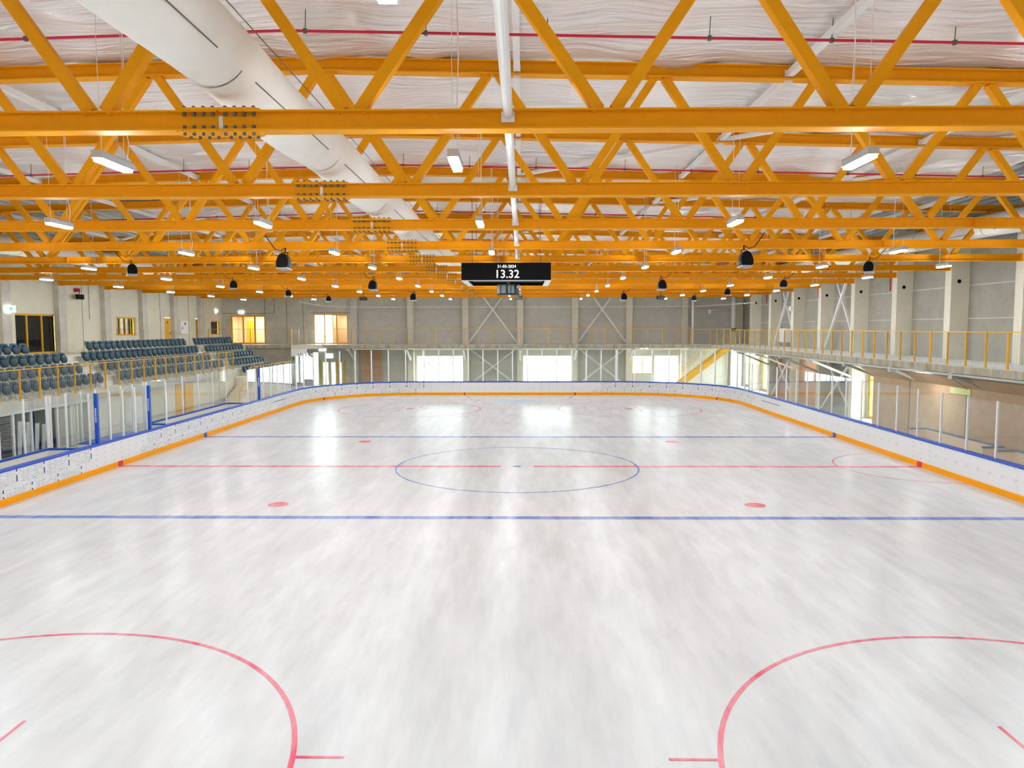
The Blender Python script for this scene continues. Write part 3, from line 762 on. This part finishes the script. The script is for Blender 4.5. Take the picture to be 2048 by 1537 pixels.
def digits(txt, size, x, z, y, parent, name, m):
    cu = bpy.data.curves.new(name, 'FONT'); cu.body = txt; cu.size = size; cu.align_x = 'CENTER'; cu.align_y = 'CENTER'; cu.extrude = .002; cu.offset = size*.004
    cu.materials.append(m); o = bpy.data.objects.new(name, cu); COL.objects.link(o); o.parent = parent
    po = Vector(parent['_o']); o.location = Vector((x, y, z))-po; o.rotation_euler = (math.pi/2, 0, 0)
    bpy.context.view_layer.update(); me = bpy.data.meshes.new_from_object(o); q = bpy.data.objects.new(name, me); COL.objects.link(q); q.parent = parent
    q.location = o.location; q.rotation_euler = o.rotation_euler; bpy.data.objects.remove(o); return q
digits('31-05-2024', .14, sx+.02, 7.30, -e-.105, t, 'date_digits', LEDTXT); digits('13.32', .39, sx+.03, 7.03, -e-.105, t, 'clock_digits', LEDTXT)
for xx in (-1.2, 1.2):
    for yy in (-1.2, 1.2): MB().tube([(sx+xx, yy, z1-.02), (sx+xx, yy, 9.9)], .012, 6).build('suspension_wire', BOLT, t)
# projector drum below it
t = thing('camera_drum', 'dark drum with grey louvred panels hanging under the scoreboard', 'equipment', (-.32, .3, 6.4))
MB().tube([(-.32, .3, 6.40), (-.32, .3, 6.43), (-.32, .3, 6.45), (-.32, .3, 6.76), (-.32, .3, 6.80)], [.44, .45, .40, .40, .43], 28).build('drum_body', DGREY, t)
for k, (a0, w) in enumerate(((-150, 30), (-115, 26), (-85, 14), (-66, 16))):
    m_ = MB(); a = math.radians(a0); c_ = (-.32+.40*math.cos(a), .3+.40*math.sin(a)); 
    m_.bar((c_[0], c_[1], 6.46), (c_[0], c_[1], 6.75), .4*math.radians(w), .03, side=(-math.sin(a), math.cos(a), 0)); m_.build('grey_panel', LGREY, t)
MB().tube([(-.32, .3, 6.78), (-.32, .3, 6.94)], .05, 10).build('neck', WHITE, t)
MB().tube([(.02, .05, 6.72), (.06, -.12, 6.68)], .07, 12).build('lens', GREYST, t)

# ------------------------------------------------------------------ gallery walkway, railings
ZW = 3.75
gal = thing('gallery_walkway', 'raised concrete gallery walkway along the right and far walls', 'walkway', (16.5, 0, ZW))
def outline(q):
    p = [(X0+.02+q, 36.8+q), (14.6, 36.8+q), (15.9, 35.2+q), (16.5+q, 31.5), (16.5+q, YN+.02+q)]
    xi, yi = X1-.02-q, YF-.14-q
    p.append((xi, YN+.02+q))
    for k in range(1, 12): y = YT[k]; p += [(xi, y-.25), (19.09, y-.25), (19.09, y+.25), (xi, y+.25)]
    p += [(xi, YF-.51), (X1-1.06, YF-.51), (X1-1.06, yi)]
    for x in (14.7, 9.75, 4.9, 0, -4.9, -9.85, -14.9): p += [(x+.28, yi), (x+.28, 39.54), (x-.28, 39.54), (x-.28, yi)]
    return p+[(X0+.02+q, yi)]
MB().prism(outline(0), ZW-.30, ZW-.012, ax=2).build('slab', CONCS, gal)
MB().prism(outline(.01), ZW-.012, ZW, ax=2).build('floor_coating', FLOORP, gal)
def railing(label, pts, zf, h=1.26, gap=1.204, wires=True, origin=None, dbl=4, loc=None):
    t = thing('railing', label, 'railing', (pts[0][0], pts[0][1], zf))
    nodes = []
    for i in range(len(pts)-1):
        a, c = Vector(pts[i]), Vector(pts[i+1]); d = (c-a).length; n = max(1, round(d/gap))
        for q in range(n): nodes.append(a+(c-a)*(q/n))
    nodes.append(Vector(pts[-1]))
    for i, p in enumerate(nodes[:100]):
        d = (nodes[min(i+1, len(nodes)-1)]-nodes[max(i-1, 0)]).normalized()
        m_ = MB().bar((*p.to_2d(), zf), (*p.to_2d(), zf+h), (.036 if i % dbl else .06), .07, side=(d.x, d.y, 0)); m_.bar((*p.to_2d(), zf), (*p.to_2d(), zf+.012), .12, .12, side=(d.x, d.y, 0))
        m_.build('post', YEL, t)
    tr = MB()
    for a, c in zip(pts, pts[1:]): tr.bar((*a, zf+h), (*c, zf+h), .05, .035)
    tr.build('top_rail', YEL, t)
    if wires:
        for a, c in zip(nodes, nodes[1:]):
            m_ = MB(); d = c-a; u = d.normalized()*.03
            p, q = a+u, c-u
            for k in range(22): z = zf+.06+k*(h-.12)/21; m_.bar((*p, z), (*q, z), .0042, .0042)
            for k in range(9): r = p+(q-p)*(k/8); m_.bar((*r, zf+.06), (*r, zf+h-.06), .005, .005, side=(u.x, u.y, 0))
            m_.build('wire_mesh_panel', WIRE, t)
    return t
yr = [31.3]
railing('yellow posted mesh railing along the right gallery', [(16.56, 31.4), (16.56, -4.72), (16.56, -10.8)], ZW, 1.26)
railing('yellow mesh railing round the curved far right corner of the gallery', [(14.65, 36.86), (15.92, 35.28), (16.56, 31.5)], ZW, 1.3, 1.4)
railing('yellow mesh railing along the far gallery in front of the far wall', [(-16.95, 36.86), (14.6, 36.86)], ZW, 1.36)
railing('plain yellow railing on the far left landing before the timber lobby', [(-26.9, 36.86), (-19.7, 36.86)], ZW, 1.36, 1.9, True)
railing('thick posted yellow railing bay at the left end of the far gallery', [(-19.66, 36.5), (-17.0, 36.5)], ZW, 1.36, .68)
lb_ = thing('landing_block', 'pale concrete landing block projecting below the far left railing bay', 'landing', (-18.4, 36.6, 3.4))
box(-19.66, -17.0, 36.42, 36.79, ZW-.34, ZW).build('landing_slab', CONCL, lb_); box(-19.66, -18.3, 36.40, 36.42, ZW-1.0, ZW-.34).build('white_panel', WHITE, lb_)
wall('wall_landing', 1, 36.95, .2, X0+.02, -19.8, 0, ZW-.31, [], mat('dark_concrete', (.40, .37, .31), .85, var=(.31, .28, .23), vscale=1.2))
# things under the walkway
for i, (x, z, r, m_, lb) in enumerate(((16.66, 3.38, .045, WHITE, 'white pipe hung under the right gallery edge'), (17.15, 3.30, .06, GREYST, 'grey service pipe under the right gallery behind the white one'), (17.9, 3.28, .05, WHITE, 'inner white pipe under the right gallery'))):
    tag(MB().tube([(x, 31, z), (x, -12, z)], r, 8).build('service_pipe', m_, origin=(x, 0, z)), lb, 'pipe', 'pipes under the right gallery')
tag(MB().tube([(-14.5, 36.95, 3.36), (14.5, 36.95, 3.36)], .045, 8).build('service_pipe', WHITE, origin=(0, 36.95, 3.36)), 'white pipe hung under the far gallery edge', 'pipe')
for k in range(3, 11):
    y = YT[k]
    t = thing('gallery_bracket', f'sloping steel bracket under the right gallery, {ORD[11-k]} from the far corner', 'bracket', (19.0, y, 2.4), 'right gallery brackets')
    MB().bar((16.7, y, ZW-.42), (19.1, y, 2.35), .16, .12, side=(0, 1, 0)).build('diagonal_bar', WHITE if k % 2 else GREYST, t)
    box(16.62, 16.86, y-.13, y+.13, ZW-.55, ZW-.30).build('bearing_plate', GREYST, t)
for k, x in enumerate((-14.9, -9.85, -4.9, 0, 4.9, 9.75)):
    t = thing('gallery_bracket', f'white sloping bracket under the far gallery, {ORD[k+1]} from the left', 'bracket', (x, 39.5, 2.4), 'far gallery brackets')
    MB().bar((x, 37.0, ZW-.42), (x, 39.54, 2.3), .14, .14, side=(1, 0, 0)).build('diagonal_bar', WHITE, t)
    box(x-.13, x+.13, 36.9, 37.15, ZW-.5, ZW-.30).build('bearing_plate', GREYST, t)
for k, (x, y) in enumerate(((18.2, 33.0), (18.2, 23.0), (18.2, 13.6), (16.95, 4.0))):  # most of this row is added to brighten the dark space under the gallery
    t = thing('ceiling_lamp', f'white oblong lamp, partly added row under the right gallery, {ORD[k+1]} from the far corner', 'lamp', (x, y, ZW-.38), 'lamps under the right gallery')
    box(x-.09, x+.09, y-.5, y+.5, ZW-.37, ZW-.30).build('housing', WHITE, t); box(x-.07, x+.07, y-.48, y+.48, ZW-.40, ZW-.37).build('diffuser', LED2, t)
for k, x in enumerate((10.7, 11.1)):
    t = thing('ceiling_lamp', f'small round white lamp under the far gallery, {["left", "right"][k]} of the pair', 'lamp', (x, 38.4, ZW-.38), 'lamps under the far gallery')
    MB().tube([(x, 38.4, ZW-.37), (x, 38.4, ZW-.30)], .12, 14).build('housing', WHITE, t); MB().tube([(x, 38.4, ZW-.40), (x, 38.4, ZW-.37)], .10, 14).build('diffuser', LED2, t)
# plywood lined wall, brown store box under the right gallery
wall('wall_plywood', 0, 19.62, .06, YT[8]+.26, YT[10]-.3, 0, 3.4, [], PLY)
wall('wall_plywood_far', 1, 39.9, .06, -14.4, -12.5, 0, 3.2, [], PLY)
t = thing('timber_store', 'brown timber clad store room under the right gallery', 'store room', (18.4, 1, 0))
MB().prism([(17.9, 0), (17.9, 2.75), (17.2, 3.22), (19.0, 3.22), (19.0, 0)], -12, 10.2).build('cladding', PLYB, t)
j_ = MB()
for y in (-7.4, -2.6, 2.2, 6.6): j_.box(17.885, 17.9, y-.015, y+.015, 0, 2.75); j_.bar((17.9, y, 2.75), (17.2, y, 3.22), .03, .02, side=(0, 1, 0))
j_.build('joint_strip', SEAM, t)
box(17.87, 17.9, -9.5, -3.2, .0, 2.7).build('orange_timber_panel', PLY, t)
box(17.86, 17.9, 1.9, 3.3, 2.48, 2.72).build('small_window', mat('pale_green_pane', (.7, .8, .35), .3), t)  # opaque panel in plain pale green, no emission
# white cabinet, dome camera, horn
tag(box(19.3, 19.85, 27.2, 28.4, ZW+.35, ZW+1.35).build('cabinet', WHITE), 'white wall cabinet behind the right gallery railing', 'cabinet')
tag(box(18.95, 19.1, YT[9]-.1, YT[9]+.25, 6.35, 6.65).build('siren', WHITE), 'small white square alarm box on a right wall column', 'alarm box')
t = thing('security_camera', 'white bracket security camera high on the far right wall', 'camera', (17.3, 39.9, 6.7))
box(16.9, 17.6, 39.6, YF, 6.72, 6.78).build('arm', WHITE, t); MB().tube([(16.95, 39.7, 6.42), (16.95, 39.7, 6.72)], [.14, .2], 12).build('camera_head', WHITE, t)
MB_ = MB().tube([(15.1, 38.2, ZW), (15.05, 38.2, 9.6)], .10, 12); tag(MB_.build('slim_post', WHITE, smooth=False), 'slim white post standing on the far gallery', 'post')
t = thing('rain_pipe', 'thick white downpipe in the far right corner with dark collar', 'pipe', (18.8, 38.6, 0))
MB().tube([(18.75, 38.6, ZW), (18.75, 38.6, 9.7)], .19, 16).build('pipe', WHITE, t, smooth=True); MB().tube([(18.75, 38.6, 4.85), (18.75, 38.6, 5.1)], .205, 16).build('collar', BLACK, t)
# yellow stair down from the gallery in the far right corner
t = thing('staircase', 'yellow steel staircase behind the far right glass', 'staircase', (16.5, 38.3, 0))
for y in (37.7, 38.9): MB().bar((13.9, y, .15), (18.3, y, 3.55), .06, .42, side=(0, 1, 0)).build('stringer', YEL, t)
tm = MB()
for k in range(17): x = 14.1+k*.25; tm.box(x, x+.27, 37.73, 38.87, .25+k*.195, .29+k*.195)
tm.build('treads', GREYST, t)
for y in (37.7, 38.9):
    MB().tube([(13.9, y, 1.25), (18.3, y, 4.65), (18.9, y, 4.9)], .025, 8).build('handrail', YEL, t)
    for k in range(5): x = 14.1+k*1.0; MB().tube([(x, y, .3+(x-13.9)*.773), (x, y, 1.25+(x-13.9)*.773)], .018, 6).build('baluster', YEL, t)
# net track along the far end
t = thing('net_track', 'thin white curved net rail spanning the far end below the trusses', 'cable rail', (0, 34, 7.0))
pts = [(-19.0, 36.9, 7.5), (-18.0, 37.3, 7.25), (-16.8, 37.8, 7.1)]+[(x, 38.0, 7.03-.03*math.cos(x/15)) for x in range(-15, 15, 3)]+[(15.2, 37.6, 7.03), (16.8, 36, 7.08), (17.8, 33.5, 7.12), (18.4, 31.5, 7.15)]
MB().tube(pts, .02, 6).build('rail', WHITE, t)
m_ = MB()
for k in range(120):
    f = k/119*(len(pts)-1.001); i = int(f); p = Vector(pts[i]).lerp(Vector(pts[i+1]), f-i); m_.box(p.x-.03, p.x+.03, p.y-.01, p.y+.01, p.z-.09, p.z-.02)
m_.build('runners', WHITE, t)
# exit signs and small wall fittings
def sign(label, x, y, z, ax, w=.5, h=.26):
    t = thing('exit_sign', label, 'sign', (x, y, z), 'lit exit signs')
    d = .04
    if ax == 0: box(x, x+d*2, y-w/2, y+w/2, z, z+h).build('sign_panel', SIGNM, t); box(x+.08, x+.085, y-.1, y+.1, z+.07, z+h-.07).build('running_figure', SIGNG, t)
    else: box(x-w/2, x+w/2, y-d*2, y, z, z+h).build('sign_panel', SIGNM, t); box(x-.1, x+.1, y-.085, y-.08, z+.07, z+h-.07).build('running_figure', SIGNG, t)
sign('lit exit sign on the left wall beside the dark window', -26.66, 11.3, 6.05, 0, .75, .34)
sign('lit exit sign above the timber lobby doors', -25.2, YF-.13, 6.52, 1, .5, .24)
sign('lit exit sign in the far left wall corner', -26.95, 38.7, 6.6, 0, .4, .26)
sign('lit white exit sign under the far gallery over the entrance doors', -17.9, YF-.12, 3.14, 1, .6, .22)
t = thing('cabinet', 'white electrical cabinet with dark symbols on the left wall', 'cabinet', (-26.9, 31.9, 4.8)); box(-27, -26.75, 31.2, 32.6, 4.75, 5.8).build('cabinet_body', WHITE, t)
box(-26.75, -26.74, 31.9, 32.05, 5.45, 5.65).build('dark_symbol', BLACK, t); box(-26.75, -26.74, 31.45, 31.55, 5.1, 5.3).build('dark_symbol', BLACK, t)
t = thing('wall_monitor', 'small black monitor hung under the roof by the left wall', 'monitor', (-26.6, 17.6, 6.9)); box(-26.7, -26.6, 17.3, 18.0, 6.95, 7.25).build('screen', BLACK, t); MB().tube([(-26.7, 17.65, 7.25), (-26.7, 17.65, 7.6)], .02, 6).build('bracket', BLACK, t)
box(-26.99, -26.7, 17.6, 17.8, 7.4, 7.62).build('red_box', RED, t)
t = thing('pull_cord', 'thin dark cord with white end hanging on the left wall', 'cord', (-26.9, 19, 5.6)); MB().tube([(-26.95, 19.1, 5.75), (-26.95, 19.1, 8.2)], .015, 5).build('cord', SEAM, t); MB().tube([(-26.93, 19.1, 5.66), (-26.93, 19.1, 5.76)], .045, 8).build('grip', WHITE, t)

# ------------------------------------------------------------------ spectator stand on the left
ROWX = {0: -19.75, 1: -20.6, 2: -21.45, 3: -22.3, 4: -23.15}; ROWZ = {0: 1.76, 1: 2.27, 2: 2.76, 3: 3.26, 4: 3.76}
stand = thing('spectator_stand', 'stepped concrete spectator stand left of the ice', 'stand', (-20, 0, 0))
def profile(front):
    p = [(X0+.02, 0), (front[0], 0), (front[0], front[1])]
    for r in front[2]:
        xe = ROWX[r]+.50; p += [(xe, p[-1][1]), (xe, ROWZ[r])]
    return p+[(X0+.02, ROWZ[4])]
pr = [(X0+.02, 0), (-19.85, 0), (-19.85, ROWZ[1])]
for r in (2, 3, 4): pr += [(ROWX[r]+.47, pr[-1][1]), (ROWX[r]+.47, ROWZ[r])]
pr.append((X0+.02, ROWZ[4]))
MB().prism(pr, YN+.02, 24.2).build('main_terrace', CONCL, stand)
pr2 = [(X0+.02, 0), (-18.8, 0), (-18.8, 1.38), (-19.25, 1.38), (-19.25, ROWZ[0]), (-20.1, ROWZ[0]), (-20.1, ROWZ[1])]
for r in (2, 3, 4): pr2 += [(ROWX[r]+.47, pr2[-1][1]), (ROWX[r]+.47, ROWZ[r])]
pr2.append((X0+.02, ROWZ[4]))
box(X0+.02, -23.7, 32.9, 36.78, 0, ROWZ[4]).build('upper_landing', CONCL, stand)
MB().prism(pr2, 24.2, 32.9).build('far_terrace', CONCL, stand)
box(-19.85, -19.62, YN+.02, 23.9, ROWZ[1]-.28, ROWZ[1]+.04).build('front_kerb', CONC, stand)
for ya in (9.0, 24.0):
    m_ = MB()
    for r in (2, 3, 4): m_.box(ROWX[r]+.47, ROWX[r]+.72, ya, ya+1.15, ROWZ[r-1], ROWZ[r]-.24)
    m_.build('aisle_half_steps', FLOORP, stand)
railing('yellow posted mesh railing in front of the left spectator stand', [(-19.72, -7.0), (-19.72, 23.6)], ROWZ[1]+.04, 1.25, 1.204)
railing('lower yellow mesh railing in front of the far end seats', [(-18.85, 24.4), (-18.85, 33.6)], 1.38, 1.1, 1.3)
# stairs at the end of the stand
t = thing('staircase', 'concrete stairs climbing to the left stand near its far end', 'staircase', (-19.2, 22.5, 0))
m_ = MB()
for k in range(8): m_.box(-19.60, -18.5, 20.9+k*.42, 24.19, k*.17, (k+1)*.17)
m_.build('flight', CONCL, t)
MB().tube([(-18.45, 21.2, 1.0), (-18.45, 24.3, 2.45), (-18.45, 24.5, 2.5)], .03, 8).build('handrail', YEL, t)
for y, z in ((21.2, 0), (24.3, 1.1)): MB().tube([(-18.45, y, z), (-18.45, y, z+1.0 if y < 22 else 2.45)], .025, 8).build('handrail_post', YEL, t)
m_ = MB()
for k in range(5): m_.box(-20.4-.0, -19.86, 24.2-.0+k*.0, 24.21, 0, .01)
# store front under the stand
WN[0] += 1
t = thing('store_front', 'white framed store front with opening painted dark under the left stand', 'store front', (-19.8, 3, 0))
box(-19.82, -19.72, -14, 6.6, 1.83, 2.0).build('header_beam', WHITE, t)
box(-19.855, -19.85, -4, 3.9, .05, 1.83).build('opening_shade_sheet', OPENSHADE, t)  # flat sheet, the shade of the recess is put into its colour
m_ = MB()
for y in (1.15, 2.25, 3.35, 3.95, 4.9, 5.4, 6.4): m_.box(-19.84, -19.76, y-.05, y+.05, 0, 1.83)
m_.build('frame_posts', WHITE, t)
for a, c in ((4.0, 4.85), (5.45, 6.35)):
    m_ = MB()
    for k in range(22): z = .08+k*.078; m_.prism([(-19.84, z), (-19.79, z+.01), (-19.84, z+.07)], a, c, ax=1)
    m_.build('louvred_shutter', SHUT, t)
m_ = MB()
for k in range(20): m_.box(-19.80, -19.79, -4, 1.1, .1+k*.085, .112+k*.085)
m_.build('mesh_cage', WIRE, t)
tc = MB()
for i, y in enumerate((1.5, 2.0, 2.55, 3.0)): tc.bar((-19.83, y, .05), (-19.83, y+.12, 1.5-.1*i), .02, .25, side=(1, 0, 0))
tc.build('leaning_panels', GREYST, t)
DN[0] += 1
d = box(-19.9, -19.83, 15.1, 17.4, 0, 2.0).build(f'door_{DN[0]}', YEL, kind='structure'); box(-19.83, -19.82, 16.22, 16.28, 0, 2.0).build('door_gap', SEAM, d)
tag(box(-19.84, -19.6, 9.6, 11.2, .3, 1.7).build('cabinet', WHITE), 'white cabinet against the stand front behind the far left bench', 'cabinet')

# seats
def shield(mb, w, h, t_, bulge, cz, cx, lean=0):
    n = 18; rings = []
    for sc, dx in ((1.0, 0), (.98, t_), (.7, t_+bulge*.7), (.35, t_+bulge)):
        base = len(mb.v)
        for k in range(n):
            a = 2*math.pi*k/n; ca, sa = math.cos(a), math.sin(a)
            y = w/2*sc*math.copysign(abs(ca)**.5, ca); z = h/2*sc*math.copysign(abs(sa)**.6, sa)
            if z < 0: y *= 1-.18*(-z/(h/2))
            mb.v.append(Vector((cx+dx+lean*z+.10*abs(y)**1.5, y, cz+z)))
        rings.append(base)
    for q in range(3):
        for k in range(n): k2 = (k+1) % n; mb.face((rings[q]+k, rings[q]+k2, rings[q+1]+k2, rings[q+1]+k))
    mb.face(tuple(rings[-1]+k for k in range(n))); mb.face(tuple(rings[0]+k for k in range(n))[::-1])
def make_seat():
    t = thing('stadium_seat', 'x', 'seat', (0, 0, 0), 'folding stadium seats')
    m_ = MB(); shield(m_, .565, .46, .03, -.03, .52, -.04, -.30); m_.build('backrest', SEATM, t, smooth=True)
    m_ = MB(); shield(m_, .50, .36, .05, .05, .42, .03, -.12); m_.build('seat_pan', SEATM, t, smooth=True)
    m_ = MB().box(-.06, .0, -.20, .20, .17, .23); m_.prism([(-.05, .0), (.12, .0), (.02, .20), (-.05, .20)], -.025, .025); m_.build('bracket', SEATB, t)
    return t
seat0 = make_seat(); first = True
BLK = {4: [('near', -2.0, 7.35), ('middle', 12.0, 23.95), ('far', 25.2, 32.3)], 3: [('near', -2.0, 8.9), ('middle', 10.2, 23.95), ('far', 25.1, 32.3)],
       2: [('near', -2.0, 8.7), ('middle', 10.3, 23.95), ('far', 25.1, 32.3)], 1: [('near', -2.0, 9.0), ('middle', 10.35, 23.95), ('far', 25.1, 32.3)], 0: [('far', 25.3, 32.2)]}
RN = {4: 'topmost', 3: 'second row from top', 2: 'third row from top', 1: 'fourth row from top', 0: 'lowest'}
for r, bl in BLK.items():
    for nm, a, c in bl:
        n = int((c-a)/.585); p = (c-a)/n
        for k in range(n):
            t = seat0 if first else copy_tree(seat0); first = False
            t.location = (ROWX[r], a+p*(k+.5), ROWZ[r]); rn = RN[r] if 'row' in RN[r] else RN[r]+' row'
            t['label'] = f'dark blue seat, {ORD[n-k]} from the far end, {nm} block, {rn}'
for o in bpy.data.objects:
    if '_o' in o.keys(): del o['_o']
